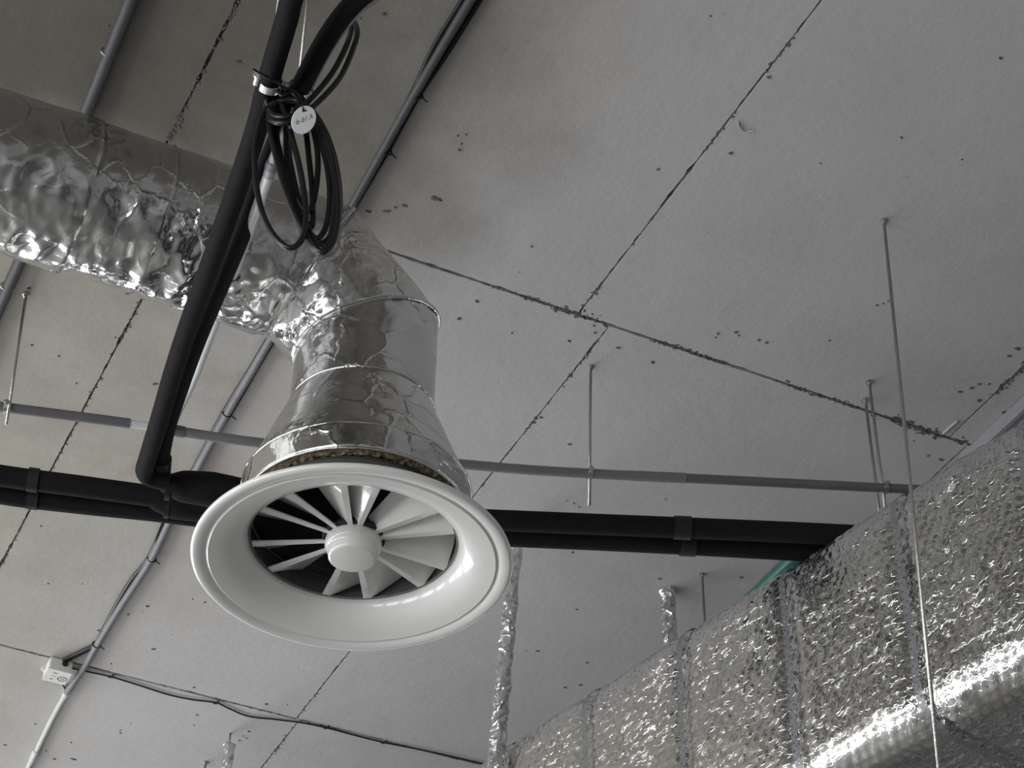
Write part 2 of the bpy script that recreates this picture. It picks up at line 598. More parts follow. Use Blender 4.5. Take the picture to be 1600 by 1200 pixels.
# single dark mortar spots, (pixel x, pixel y, radius in px, stretch)
SPOTS = [(680, 310, 9, 2.2), (632, 321, 5, 2.0), (618, 324, 4, 1.5), (605, 330, 5, 2.4), (575, 330, 4, 2.6), (715, 212, 3, 1), (728, 210, 3, 1),
         (721, 224, 3, 1), (718, 234, 4, 1.4), (563, 28, 3, 1), (1201, 120, 6, 1), (1142, 239, 6, 1.2), (1028, 264, 4, 1.5), (1408, 215, 4, 1),
         (1563, 91, 6, 1.2), (1110, 25, 3, 1), (1282, 255, 3, 1), (1503, 249, 3, 1), (1122, 521, 4, 1.2), (1118, 527, 3, 1), (1150, 519, 5, 1.4),
         (1154, 524, 4, 1), (1186, 531, 4, 1.4), (1198, 535, 5, 1.2), (1020, 566, 6, 1.2), (966, 543, 4, 1.5), (930, 520, 4, 1.2), (889, 533, 4, 1.5),
         (745, 471, 5, 1.3), (717, 498, 5, 1.4), (831, 385, 4, 1.2), (812, 425, 2, 1), (800, 520, 3, 1), (1296, 532, 3, 1.5), (1370, 477, 3, 1.5),
         (1380, 474, 3, 1), (1388, 470, 3, 1), (1568, 644, 5, 1.4), (1545, 600, 4, 1), (1590, 545, 7, 1.6), (1577, 556, 5, 1.3), (1500, 612, 5, 2.0),
         (1518, 606, 5, 2.0), (1530, 600, 4, 1.8), (1530, 626, 7, 1.0), (1470, 718, 6, 1.8), (1450, 712, 4, 1.5), (1040, 780, 3, 1), (897, 786, 3, 1),
         (885, 782, 2, 1), (905, 792, 3, 1), (845, 652, 4, 1.6), (838, 654, 4, 1.2), (890, 694, 4, 2.2), (895, 863, 4, 1.2), (1031, 904, 5, 1.6),
         (1158, 902, 4, 2), (901, 952, 4, 1.4), (917, 1035, 4, 1.6), (907, 1070, 6, 1.5), (883, 1074, 5, 1.6), (840, 1017, 5, 1.8), (822, 1017, 2, 1),
         (760, 905, 3, 1), (45, 450, 4, 1.3), (50, 539, 3, 1.5), (92, 556, 3, 1), (119, 599, 3, 1), (180, 527, 3, 1), (242, 600, 4, 2), (145, 609, 2, 1),
         (104, 694, 3, 1), (140, 612, 2, 1), (70, 745, 3, 1), (64, 822, 3, 1), (75, 912, 3, 1.3), (128, 912, 2, 1), (230, 947, 4, 1.8), (320, 941, 3, 1.4),
         (301, 936, 2, 1), (240, 1014, 4, 2.4), (174, 1037, 3, 1), (200, 960, 2, 1.4), (154, 985, 3, 1.4), (55, 1131, 3, 1.5), (72, 1173, 3, 1.2),
         (85, 1186, 4, 1.6), (8, 1164, 4, 1.6), (111, 1160, 3, 1), (188, 1145, 4, 1.3), (188, 1141, 3, 1.3), (205, 1130, 2, 1), (389, 1143, 4, 1.3),
         (380, 1150, 3, 1.3), (374, 1157, 4, 1.3), (385, 1153, 3, 1.6), (308, 1117, 4, 1.3), (303, 1133, 3, 1), (416, 1100, 5, 1.4), (449, 1101, 2, 1),
         (303, 1074, 3, 1.6), (115, 1186, 5, 3.2), (372, 96, 4, 2.2), (345, 62, 3, 2), (170, 40, 3, 1), (395, 150, 3, 1.5), (600, 22, 6, 1.2)]
for (px, py, pr, sx) in SPOTS:
    p = W(px, py, HR)
    mb = MB()
    blob(mb, p, pr * 0.0017 * 0.62, 0.003, sx, AZ * -0.8 + random.uniform(-.5, .5))
    mb.build('mortar_spot', 'spot', ceiling)

# crumbs and smears of mortar along the joints: too small to tell apart
deb = MB()


def crumbs(pa, pb, num, spread, rmax, snap_x=None, snap_y=None):
    a, b = W(pa[0], pa[1], HR), W(pb[0], pb[1], HR)
    for p in (a, b):
        if snap_x is not None:
            p.x = snap_x
        if snap_y is not None:
            p.y = snap_y
    n = Vector((-(b - a).y, (b - a).x, 0)).normalized()
    for _ in range(num):
        t = random.random()
        c = a.lerp(b, t)
        if noise.noise(Vector((c.x * 5, c.y * 5, 2))) < random.uniform(-.35, .3):
            continue
        p = c + n * random.gauss(0, spread * 0.65) * (1.8 if random.random() < .12 else 1)
        blob(deb, p, random.uniform(0.2, 1) ** 1.5 * rmax * 0.8, 0.0015, random.uniform(1, 2.6), math.atan2((b - a).y, (b - a).x) + random.uniform(-.7, .7), 6)


YA, YB2 = YB[4], YB[5]
crumbs((620, 398), (820, 462), 70, 0.003, 0.004, snap_y=YA)
crumbs((820, 462), (1060, 540), 300, 0.006, 0.007, snap_y=YA)
crumbs((880, 482), (970, 512), 160, 0.010, 0.008, snap_y=YA)
crumbs((1060, 545), (1500, 690), 420, 0.006, 0.007, snap_y=YA)
crumbs((1400, 650), (1510, 692), 200, 0.014, 0.008, snap_y=YA)
crumbs((910, 490), (965, 418), 90, 0.006, 0.006, snap_x=0.836 + 1.232)
crumbs((965, 418), (1090, 253), 40, 0.003, 0.004, snap_x=0.836 + 1.232)
crumbs((1090, 253), (1150, 172), 120, 0.005, 0.006, snap_x=0.836 + 1.232)
crumbs((1150, 172), (1280, 0), 120, 0.004, 0.006, snap_x=0.836 + 1.232)
crumbs((945, 520), (745, 762), 130, 0.004, 0.005, snap_x=0.968 + 1.201)
crumbs((545, 1020), (470, 1125), 60, 0.004, 0.005, snap_x=0.968 + 1.201)
crumbs((470, 1130), (410, 1200), 60, 0.004, 0.005, snap_x=0.982 + 1.201)
crumbs((1480, 680), (1600, 550), 150, 0.008, 0.008, snap_x=0.836 + 2.464)
crumbs((370, 0), (265, 215), 170, 0.004, 0.005, snap_x=0.836)
crumbs((280, 180), (265, 220), 60, 0.007, 0.007, snap_x=0.836)
crumbs((220, 460), (0, 905), 260, 0.004, 0.005, snap_x=0.968)
crumbs((0, 1010), (480, 1130), 240, 0.004, 0.005, snap_y=YB2)
crumbs((480, 1130), (740, 1192), 60, 0.004, 0.004, snap_y=YB2)
od = deb.build('mortar_crumbs', 'spot', ceiling)
od['kind'] = 'stuff'
# a curl of pale mortar
MB().tube(catmull([W(1153, 190, HR - .002), W(1156, 199, HR - .003), W(1164, 206, HR - .003), W(1178, 204, HR - .002)], 4), 0.0022, 6).build('mortar_curl', 'chip', ceiling)
MB().tube(catmull([W(1473, 678, HR - .003), W(1484, 668, HR - .004), W(1496, 658, HR - .003)], 4), 0.003, 6).build('mortar_curl', 'chip', ceiling)

# ------------------------------------------------------------------ round foil wrapped duct with elbow and cone
DC = ray(550, 880).normalized() * 4.6                # centre of the diffuser face
DC = Vector((DC.x, DC.y, DC.z + CAMZ))
XC, YC, ZF = DC
ZD = CAMZ + 3.40
RS, RN = 0.176, 0.164
rd = thing('round_duct', 'large round duct wrapped in crumpled silver foil bending down to the white diffuser', 'duct', (XC, YC, ZD))


def vor(p):
    d = noise.voronoi(p)[0]
    return min(1.0, (d[1] - d[0]) * 1.3)


def foil_disp(p, low):
    d = 0.0040 * noise.noise(p * 4.5) + 0.0012 * ridge(p * 13 + Vector((3, 1, 7)))
    m_ = smooth01(-0.1, 0.35, noise.noise(p * 3.3 + Vector((5, 5, 5))))
    k = max(low, 0.22 * m_)
    if k > 0.01:
        q = p + 0.02 * noise.noise_vector(p * 8)
        d += k * (0.013 * (0.5 - vor(Vector((q.x * 15, q.y * 9, q.z * 9)))) + 0.008 * (0.5 - vor(q * 24)))
    return d


def duct_section(name, c0, d, u, v, p0, n0, p1, n1, r0, r1, crump, nphi=140, step=0.007, lip=0.0, lowdir=Vector((0, -0.35, -0.94))):
    """round sleeve round the axis c0 + t d, cut off by two planes"""
    c0 = Vector(c0)
    length = abs((Vector(p1) - Vector(p0)).length)
    k = max(4, int(length / step))
    vs, fs = [], []
    for i in range(k + 1):
        t = i / k
        r = r0 + (r1 - r0) * t
        for j in range(nphi):
            a = 2 * math.pi * j / nphi
            e = u * math.cos(a) + v * math.sin(a)
            b0 = c0 + e * r
            ta = (Vector(p0) - b0).dot(n0) / d.dot(n0)
            tb = (Vector(p1) - b0).dot(n1) / d.dot(n1)
            p = b0 + d * (ta + (tb - ta) * t)
            low = smooth01(0.55, 0.98, e.dot(lowdir)) * crump
            rr = foil_disp(p, low)
            edge = min(t, 1 - t) * (length / 0.02)
            if i == 0 or i == k:
                rr -= 0.004
            rr += lip * (1 if t > 0.5 else 0) * smooth01(0.7, 1, t)
            vs.append(p + e * rr)
    for i in range(k):
        for j in range(nphi):
            fs.append((i * nphi + j, i * nphi + (j + 1) % nphi, (i + 1) * nphi + (j + 1) % nphi, (i + 1) * nphi + j))
    o = mesh_obj(name, vs, fs, 'foil', rd, True)
    return o


X, Y, Z = Vector((1, 0, 0)), Vector((0, 1, 0)), Vector((0, 0, 1))
A0 = Vector((0, YC, ZD))
P1 = Vector((1.17, YC, ZD))
P2 = Vector((XC, YC, ZD - (XC - 1.17)))
dg = (P2 - P1).normalized()
N1 = (X + dg).normalized()
N2 = (dg - Z).normalized()
cuts = [-0.95, 0.12, 0.60, 0.775, 1.075]
for i in range(4):
    a, b = cuts[i] - 0.008, cuts[i + 1] + 0.008
    duct_section('foil_sleeve', A0, X, Z, Y, (a, YC, ZD), X, (b, YC, ZD), X, RS + 0.0015 * (i % 2), RS + 0.0015 * (i % 2), 1.0, lip=0.003)
duct_section('foil_sleeve', A0, X, Z, Y, (-5.9, YC, ZD), X, (-0.945, YC, ZD), X, RS, RS, 1.0, nphi=64, step=0.02)
duct_section('foil_sleeve', A0, X, Z, Y, (1.067, YC, ZD), X, P1, N1, RS + .001, RS - .002, 1.0)
ug = Vector((-dg.z, 0, dg.x))
ug = ug if ug.x > 0 else -ug
duct_section('elbow_gore', P1, dg, ug, Y, P1, N1, P2, N2, RS - .003, RN + .002, 0.5, lowdir=Vector((-0.75, -.3, -.58)))
ZN = CAMZ + 3.03                                   # neck ends, cone begins
ZH1, ZH0 = CAMZ + 2.800, CAMZ + 2.738              # hem
duct_section('neck_sleeve', P2, -Z, X, Y, P2, N2, (XC, YC, ZN - .01), -Z, RN, RN, 0.0)
duct_section('cone_sleeve', (XC, YC, ZN), -Z, X, Y, (XC, YC, ZN), -Z, (XC, YC, ZH1), -Z, RN + .001, 0.250, 0.0)
duct_section('hem_band', (XC, YC, ZH1), -Z, X, Y, (XC, YC, ZH1 + .004), -Z, (XC, YC, ZH0), -Z, 0.252, 0.246, 0.0, step=0.005)


def crease(name, pts_fn, r, n=150):
    path = [pts_fn(2 * math.pi * j / n) for j in range(n + 1)]
    rr = [r * (0.75 + 0.5 * abs(noise.noise(p * 30))) for p in path]
    MB().tube(path, rr, 8, False).build(name, 'foil', rd, True)


s22 = 1 / math.cos(math.radians(22.5))
m1u = Vector((math.sin(math.radians(22.5)), 0, math.cos(math.radians(22.5)))) * s22
m2u = Vector((math.cos(math.radians(22.5)), 0, math.sin(math.radians(22.5)))) * s22
crease('foil_ridge', lambda a: P1 + m1u * (RS - .001) * math.cos(a) + Y * (RS - .001) * math.sin(a), 0.0045)
crease('foil_ridge', lambda a: P2 + m2u * (RN + .002) * math.cos(a) + Y * (RN + .002) * math.sin(a), 0.0050)
crease('foil_ridge', lambda a: Vector((XC, YC, ZN)) + X * RN * math.cos(a) + Y * RN * math.sin(a), 0.004)
crease('foil_ridge', lambda a: Vector((XC, YC, ZH1 + .002)) + X * .250 * math.cos(a) + Y * .250 * math.sin(a), 0.0055)
crease('foil_ridge', lambda a: Vector((XC, YC, ZH0)) + X * .246 * math.cos(a) + Y * .246 * math.sin(a), 0.0035)
# thin binding wires drawn round the straight run
for cx_ in (0.12, 0.60, 0.775, 1.075):
    path = []
    for j in range(97):
        a = 2 * math.pi * j / 96
        e = Z * math.cos(a) + Y * math.sin(a)
        wob_ = 0.012 * noise.noise(Vector((cx_ * 7, math.cos(a) * 1.5, math.sin(a) * 1.5)))
        path.append(Vector((cx_ + 0.006 + wob_, YC, ZD)) + e * (RS + 0.0035))
    MB().tube(path, 0.0016, 6, False).build('binding_wire', 'wire', rd, True)
# the cut edge of the mineral wool under the hem
wv, wf = [], []
nw, kw = 180, 8
for i in range(kw):
    t = i / (kw - 1)
    for j in range(nw):
        a = 2 * math.pi * j / nw
        e = Vector((math.cos(a), math.sin(a), 0))
        r = 0.244 - 0.030 * t
        q = Vector((math.cos(a) * 9, math.sin(a) * 9, t * 3))
        z = ZH0 + 0.002 - 0.003 * math.sin(t * math.pi) + 0.006 * noise.noise(q * 2.3) + 0.004 * noise.noise(q * 6)
        wv.append(Vector((XC, YC, z)) + e * (r + 0.004 * noise.noise(q * 3 + Vector((7, 7, 7)))))
for j in range(nw):
    a = 2 * math.pi * j / nw
    wv.append(Vector((XC + math.cos(a) * .2125, YC + math.sin(a) * .2125, ZH0 + .03)))
for i in range(kw):
    for j in range(nw):
        wf.append((i * nw + j, i * nw + (j + 1) % nw, (i + 1) * nw + (j + 1) % nw, (i + 1) * nw + j))
mesh_obj('mineral_wool', wv, wf, 'wool', rd)

# ------------------------------------------------------------------ swirl diffuser
df = thing('swirl_diffuser', 'glossy white round swirl diffuser with radial blades hanging under the foil duct', 'diffuser', DC)
RB = 0.226
# flange and trumpet bowl in one turned piece
prof = [(RB + .003, .078), (RB + .003, .062), (RB, .058)]
prof += [(RB + .002, .046), (RB + .008, .034), (RB + .020, .023), (RB + .038, .013), (RB + .058, .006), (RB + .076, .002),
         (RB + .082, .0005), (RB + .0845, .0025), (RB + .088, .003), (RB + .091, .001), (RB + .100, -.0025), (RB + .110, -.004), (RB + .116, -.003),
         (RB + .119, 0.0), (RB + .1195, .004), (RB + .118, .008), (RB + .112, .0095), (RB + .085, .010), (RB + .060, .016), (RB + .035, .026),
         (RB + .020, .040), (RB + .009, .060), (RB + .006, .078)]
MB().lathe(DC, prof, 128).build('bowl_flange', 'white', df, angle=50)
MB().lathe(DC, [(RB + .0005, .0625), (RB + .0005, .058), (RB - .004, .0575), (RB - .004, .0625)], 128, closed=True).build('blade_ring', 'seal', df, True)
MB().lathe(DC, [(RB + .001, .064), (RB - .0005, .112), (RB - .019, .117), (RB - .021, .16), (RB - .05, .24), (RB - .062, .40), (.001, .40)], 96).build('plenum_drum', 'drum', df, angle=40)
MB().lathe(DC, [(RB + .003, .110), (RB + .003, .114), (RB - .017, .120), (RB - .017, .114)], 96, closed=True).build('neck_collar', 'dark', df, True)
hub = [(.0005, .010), (.046, .010), (.0505, .0115), (.0525, .0145), (.0535, .030), (.056, .034), (.060, .037), (.0615, .041), (.062, .056), (.060, .060), (.050, .062), (.050, .085), (.0005, .085)]
hubo = MB().lathe(DC, hub, 72).build('hub_cap', 'white', df, angle=40)
MB().lathe(DC, [(.0630, .060), (.0680, .062), (.0680, .072), (.0630, .072)], 64, closed=True).build('hub_seal', 'dark', hubo, True)
BLADES = [93, 73, 32, 10, -27, -50, -85, -109, -149, -176, 149, 127]     # set in six pairs
for deg in BLADES:
    a0 = math.radians(deg)
    mb = MB()
    ra, rb = 0.060, RB - 0.005
    zs = DC.z + .058
    for_r = []
    n = 6
    w = 0.0085
    # a flat lower edge, then the plate sweeping up and round
    for i in range(n + 1):
        t = i / n
        r = ra + (rb - ra) * t
        er = _r0 * math.cos(a0) - _fh * math.sin(a0)
        et = -_r0 * math.sin(a0) - _fh * math.cos(a0)
        wd = w * (0.55 + 0.45 * t)
        up = 0.028 + 0.022 * t
        sw = 0.022 + 0.062 * t

        def bp_(off, dz):
            an = off / r
            return Vector((DC.x, DC.y, zs + dz)) + (er * math.cos(an) + et * math.sin(an)) * r
        for_r.append([bp_(-wd, 0), bp_(wd, 0), bp_(wd + sw * .55, up * .6), bp_(wd + sw, up), bp_(wd + sw - .003, up), bp_(sw * .5 - wd * .2, up * .62), bp_(-wd, .004)])
    m_ = len(for_r[0])
    vs = [p for rw in for_r for p in rw]
    fs = []
    for i in range(n):
        for j in range(m_):
            fs.append((i * m_ + j, i * m_ + (j + 1) % m_, (i + 1) * m_ + (j + 1) % m_, (i + 1) * m_ + j))
    fs.append(tuple(range(m_)))
    fs.append(tuple(n * m_ + j for j in range(m_)))
    mb.add(vs, fs).build('blade', 'white', df, angle=35)

# ------------------------------------------------------------------ big rectangular duct in wired foil mat
ad = AZ - math.radians(38.0)
DD = Vector((math.sin(ad), math.cos(ad), 0))         # along the duct
DN = Vector((math.cos(ad), -math.sin(ad), 0))        # away from the eye, across the duct
rod_top = W(1381, 345, HR)
BP = Vector((rod_top.x, rod_top.y, 0)) + DN * 0.075    # a point on the near side face
ZT, ZB_ = CAMZ + 3.156, CAMZ + 2.490
BW = 0.85
bd = thing('rectangular_duct', 'large rectangular duct lagged with silver foil under hexagonal wire netting and straps', 'duct', BP + Z * ZB_)
S0, S1 = -4.0, 5.0


def duct_section_outline():
    """rounded outline in (across, z), starting at the top far corner, running over the top, down the near face and under"""
    rc = 0.095
    pts = []

    def arc(cx, cz, a0, a1, n=8):
        for i in range(n + 1):
            a = a0 + (a1 - a0) * i / n
            pts.append((cx + rc * math.cos(a), cz + rc * math.sin(a)))
    arc(BW - rc, ZT - rc, 0, math.pi / 2)
    arc(rc, ZT - rc, math.pi / 2, math.pi)
    arc(rc, ZB_ + rc, math.pi, 1.5 * math.pi)
    arc(BW - rc, ZB_ + rc, 1.5 * math.pi, 2 * math.pi)
    return pts


OUT = duct_section_outline()
OL = [0.0]
for i in range(1, len(OUT) + 1):
    a, b = OUT[i - 1], OUT[i % len(OUT)]
    OL.append(OL[-1] + math.hypot(b[0] - a[0], b[1] - a[1]))
PER = OL[-1]


def out_at(l):
    l %= PER
    for i in range(len(OUT)):
        if OL[i + 1] >= l:
            t = (l - OL[i]) / max(1e-9, OL[i + 1] - OL[i])
            a, b = OUT[i], OUT[(i + 1) % len(OUT)]
            dx, dz = b[0] - a[0], b[1] - a[1]
            q = math.hypot(dx, dz) or 1
            return a[0] + dx * t, a[1] + dz * t, -(-dz / q), -(dx / q)
    return OUT[0][0], OUT[0][1], 1, 0


# smooth outward normals along the outline
def out_pt(l):
    x, z, _, _ = out_at(l)
    e = 0.012
    xa, za, _, _ = out_at(l - e)
    xb, zb, _, _ = out_at(l + e)
    tx, tz = xb - xa, zb - za
    q = math.hypot(tx, tz) or 1
    return x, z, tz / q, -tx / q


STRAP_S = [-0.245, 0.150, 0.545, 0.935, 1.325, 1.70, 2.1, 2.5, -0.65, -1.0]
HEXA = 0.0175                                        # hexagon side


def hex_pillow(s, l):
    """height of the foil bulging through a hexagonal mesh"""
    s += 0.006 * noise.noise(Vector((s * 14, l * 14, 1)))
    l += 0.006 * noise.noise(Vector((s * 14, l * 14, 8)))
    w = HEXA * math.sqrt(3)
    best = 9
    for (ox, oy) in ((0, 0), (w / 2, 1.5 * HEXA)):
        a = (s - ox) - w * round((s - ox) / w)
        b = (l - oy) - 3 * HEXA * round((l - oy) / (3 * HEXA))
        best = min(best, a * a + b * b)
    return 1 - best / (HEXA * HEXA * 0.9)


def lag_disp(s, l):
    d = 0.0035 * hex_pillow(s, l)
    q = Vector((s, l, 0))
    d += 0.008 * noise.noise(q * 3.1) + 0.004 * noise.noise(q * 8 + Vector((4, 4, 4))) + 0.0018 * ridge(q * 26)
    for ss in STRAP_S:
        d -= 0.012 * math.exp(-((s - ss) / 0.030) ** 2)
    return d


def duct_pt(s, l, off=0.0, disp=True):
    x, z, nx, nz = out_pt(l)
    d = (lag_disp(s, l) if disp else 0) + off
    return BP + DD * s + DN * (x + nx * d) + Z * (z + nz * d)


# lagging: fine where the photograph sees it (top edge, near face, part of the underside), coarse behind
l_top = OL[9] + 0.45                 # somewhere on the top
l0 = 0.35
l1 = OL[26] + 0.42
FS = 0.0075
ns_, nl_ = int((1.95 + 0.75) / FS), int((l1 - l0) / FS)
vs = []
for i in range(ns_ + 1):
    s = -0.75 + (2.7) * i / ns_
    for j in range(nl_ + 1):
        vs.append(duct_pt(s, l0 + (l1 - l0) * j / nl_))
fs = [(i * (nl_ + 1) + j, i * (nl_ + 1) + j + 1, (i + 1) * (nl_ + 1) + j + 1, (i + 1) * (nl_ + 1) + j) for i in range(ns_) for j in range(nl_)]
mesh_obj('foil_lagging', vs, fs, 'foil_hex', bd, True)
core = MB()
kk = 80
cv = []
for s in (S0, S1):
    for j in range(kk):
        cv.append(duct_pt(s, PER * j / kk, -0.022, False))
core.add(cv, [(j, (j + 1) % kk, kk + (j + 1) % kk, kk + j) for j in range(kk)] + [tuple(range(kk)), tuple(range(kk, 2 * kk))])
core.build('duct_body', 'foil_hex', bd, angle=30)

# hexagonal netting wire
net = MB()
hw = HEXA * math.sqrt(3)


def hex_unwarp(s, l):
    return s - 0.006 * noise.noise(Vector((s * 14, l * 14, 1))), l - 0.006 * noise.noise(Vector((s * 14, l * 14, 8)))


def wire_seg(a, b):
    pa = duct_pt(*hex_unwarp(*a), off=0.0005)
    pb = duct_pt(*hex_unwarp(*b), off=0.0005)
    t = (pb - pa).normalized()
    u = t.orthogonal().normalized() * 0.0010
    w = t.cross(u)
    n = len(net.v)
    for p in (pa, pb):
        for k in range(3):
            an = 2 * math.pi * k / 3
            net.v.append(p + u * math.cos(an) + w * math.sin(an))
    for k in range(3):
        net.f.append((n + k, n + (k + 1) % 3, n + 3 + (k + 1) % 3, n + 3 + k))


for row in range(int(l0 / (1.5 * HEXA)) + 1, int(l1 / (1.5 * HEXA))):
    cy = row * 1.5 * HEXA
    ox = hw / 2 if row % 2 else 0
    for col in range(int(-0.7 / hw), int(1.9 / hw)):
        cx = col * hw + ox
        top = (cx, cy + HEXA)
        ur = (cx + hw / 2, cy + HEXA / 2)
        lr = (cx + hw / 2, cy - HEXA / 2)
        ul = (cx - hw / 2, cy + HEXA / 2)
        wire_seg(top, ur)
        wire_seg(top, ul)
        wire_seg(ur, lr)
netobj = mesh_obj('wire_netting', net.v, net.f, 'wire', bd)
netobj['kind'] = 'stuff'

# perforated straps
for ss in STRAP_S:
    if not (-0.7 < ss < 1.9):
        continue
    mb = MB()
    half = 0.0105
    cell = 0.0115
    n_l = int((l1 - l0 - 0.1) / cell)
    bow = lambda l: 0.006 * noise.noise(Vector((l * 5, ss * 9, 3)))
    base = l0 + 0.05
    for col in (0, 1):
        cs = ss + (-half / 2 if col == 0 else half / 2)
        for i in range(n_l):
            lc = base + (i + 0.5) * cell
            hole = (i + col) % 2 == 0
            q = []
            hs, hl = half / 2, cell / 2
            outer = [(-hs, -hl), (0, -hl), (hs, -hl), (hs, 0), (hs, hl), (0, hl), (-hs, hl), (-hs, 0)]
            P = [duct_pt(cs + bow(lc + b) + a, lc + b, 0.0125 - lag_disp(cs + a, lc + b), True) if False else
                 duct_pt(cs + bow(lc + b) + a, lc + b, 0.0, False) for (a, b) in outer]
            x, z, nx, nz = out_pt(lc)
            nv = DN * nx + Z * nz
            lift = 0.006 + 0.008 * noise.noise(Vector((ss * 3.1, lc * 3.1, 0)))
            P = [p + nv * lift for p in P]
            if hole:
                rh = 0.0034
                I = [duct_pt(cs + bow(lc) + rh * math.cos(t), lc + rh * math.sin(t), 0, False) + nv * lift for t in [math.radians(225 + 45 * m_) for m_ in range(8)]]
                mb.add(P + I, [(m_, (m_ + 1) % 8, 8 + (m_ + 1) % 8, 8 + m_) for m_ in range(8)])
                D_ = [p - nv * 0.0015 for p in I]
                mb.add(I + D_, [(m_, (m_ + 1) % 8, 8 + (m_ + 1) % 8, 8 + m_) for m_ in range(8)])
            else:
                mb.add(P, [tuple(range(8))])
    mb.build('perforated_strap', 'strap', bd)


# ------------------------------------------------------------------ threaded rods
def rod(label, top, bottom, r=0.004, name='threaded_rod', anchor=True, nuts=(), group='threaded hanger rods', mat='zinc'):
    t = thing(name, label, 'rod', top, group)
    top, bottom = Vector(top), Vector(bottom)
    MB().tube([top, bottom], r, 10).build('rod', mat, t, True)
    d = (bottom - top).normalized()
    if anchor:
        MB().lathe((top.x, top.y, H), [(r, 0.002), (r * 2.5, 0.002), (r * 2.5, -r * .6), (r * 1.6, -r * .9), (r * 1.5, -r * 2.6), (r, -r * 2.8)], 12).build('anchor_nut', mat, t)
    for q in nuts:
        p = top.lerp(bottom, q)
        MB().tube([p - d * r * .9, p + d * r * .9], r * 1.9, 6).build('nut', mat, t)
    return t


def down(px, py, z_end):
    a = W(px, py, HR)
    return a, Vector((a.x, a.y, CAMZ + z_end))


a = rod_top
rod('long steel rod in front of the big lagged duct, nearest the camera', a, W(1467, 1200, 2.28) + (W(1467, 1200, 2.28) - a) * 0.05, 0.0046)
ZG = 3.515                         # grey pipe level
a, b = down(923, 573, 3.412)
b = W(921, 790, 3.412)
r2 = rod('steel rod dropping to the grey pipe in mid ceiling, right of the foil elbow', a, b, 0.0042)
a, b = down(41, 460, 3.447)
b = W(10, 663, 3.447)
r3 = rod('bright steel rod holding the grey pipe at the left edge', a, b, 0.0042)
a, b = down(1352, 625, 3.30)
r4 = rod('left rod of the close pair above the big lagged duct', a, b, 0.0046)
a, b = down(1358, 597, 3.30)
r5 = rod('right rod of the close pair, anchored slightly nearer, above the lagged duct', a, b, 0.0046)
a, b = down(1097, 897, 3.08)
rod('short thin rod behind the lagged duct beside the foil wrapped stub', a, b, 0.0042)

# ------------------------------------------------------------------ grey drain pipe on the rods
GP = [W(-160, 614, ZG), W(12, 637, ZG), W(205, 662, ZG), W(390, 690, ZG), W(740, 727, ZG), W(923, 740, ZG), W(1070, 747, ZG), W(1415, 764, ZG), W(1640, 775, ZG)]
GPC = catmull(GP, 8)
gp = thing('drain_pipe', 'thin grey plastic pipe crossing under the ceiling behind the diffuser', 'pipe', GP[5])


def lerp_x(px):
    import bisect
    xs = [-160, 12, 205, 390, 740, 923, 1070, 1415, 1640]
    i = max(0, min(len(xs) - 2, bisect.bisect_right(xs, px) - 1))
    t = (px - xs[i]) / (xs[i + 1] - xs[i])
    k = (i + t) * 8
    j = min(len(GPC) - 2, int(k))
    return GPC[j].lerp(GPC[j + 1], k - j)


def span(a, b):
    return [lerp_x(a + (b - a) * i / 16) for i in range(17)]


RG = 0.0135
MB().tube(extend(span(-160, 203), 4.5), RG, 16).build('pipe_length', 'gpipe', gp, angle=40)
MB().tube([lerp_x(200), lerp_x(262)], RG * .82, 16).build('white_sleeve', 'wpipe', gp, angle=40)
MB().tube(span(296, 1000), RG, 16).build('pipe_length', 'gpipe2', gp, angle=40)
MB().tube(extend(span(1066, 1640), 0, 3.0), RG * .96, 16).build('pipe_length', 'gpipe', gp, angle=40)
MB().tube([lerp_x(995), lerp_x(1072)], RG * 1.06, 16).build('coupling', 'gpipe2', gp, angle=40)
tee = lerp_x(270)
MB().tube([lerp_x(258), lerp_x(298)], RG * 1.18, 16).build('tee_fitting', 'gpipe', gp, angle=40)
# white branch sloping down from the tee to pass below the round duct
br = [tee, W(300, 598, 3.46), W(334, 510, 3.35), W(385, 372, 3.18), W(424, 262, 3.12), W(452, 196, 3.135), W(484, 128, 3.19), W(524, 56, 3.225), W(572, 4, 3.23), W(680, -64, 3.23)]
bs = catmull(br, 8)
cut = int(len(bs) * 0.45)
bpipe = MB().tube(bs[:cut], 0.0115, 14).build('branch_pipe', 'wpipe', gp, angle=50)
MB().tube(extend(bs[cut - 1:], 0, 3.5), 0.0125, 14).build('branch_pipe', 'mpipe', gp, angle=50)
for j in (int(len(bs) * 0.27), cut):
    MB().tube([bs[j], bs[j + 1]], 0.0148, 14).build('branch_clip', 'gpipe', bpipe, angle=50)


def ring_clamp(parent, c, ax, r, w=0.007, mat='zinc', ears=True):
    ax = ax.normalized()
    u = Vector((0, 0, 1))
    u = (u - ax * u.dot(ax)).normalized()
    v = ax.cross(u)
    vs, fs = [], []
    n = 24
    for (rr, off) in ((r, -w), (r, w), (r + .002, w), (r + .002, -w)):
        for j in range(n):
            a_ = 2 * math.pi * j / n
            vs.append(c + ax * off + (u * math.cos(a_) + v * math.sin(a_)) * rr)
    for i in range(4):
        for j in range(n):
            fs.append((i * n + j, i * n + (j + 1) % n, ((i + 1) % 4) * n + (j + 1) % n, ((i + 1) % 4) * n + j))
    mb = MB().add(vs, fs)
    if ears:
        for s in (-1, 1):
            mb.obox(c + v * s * (r + .008), ax * w, v * .008, u * .003)
            mb.tube([c + v * s * (r + .009) + u * .009, c + v * s * (r + .009) - u * .009], .003, 8)
    return mb.build('pipe_clamp', mat, parent)


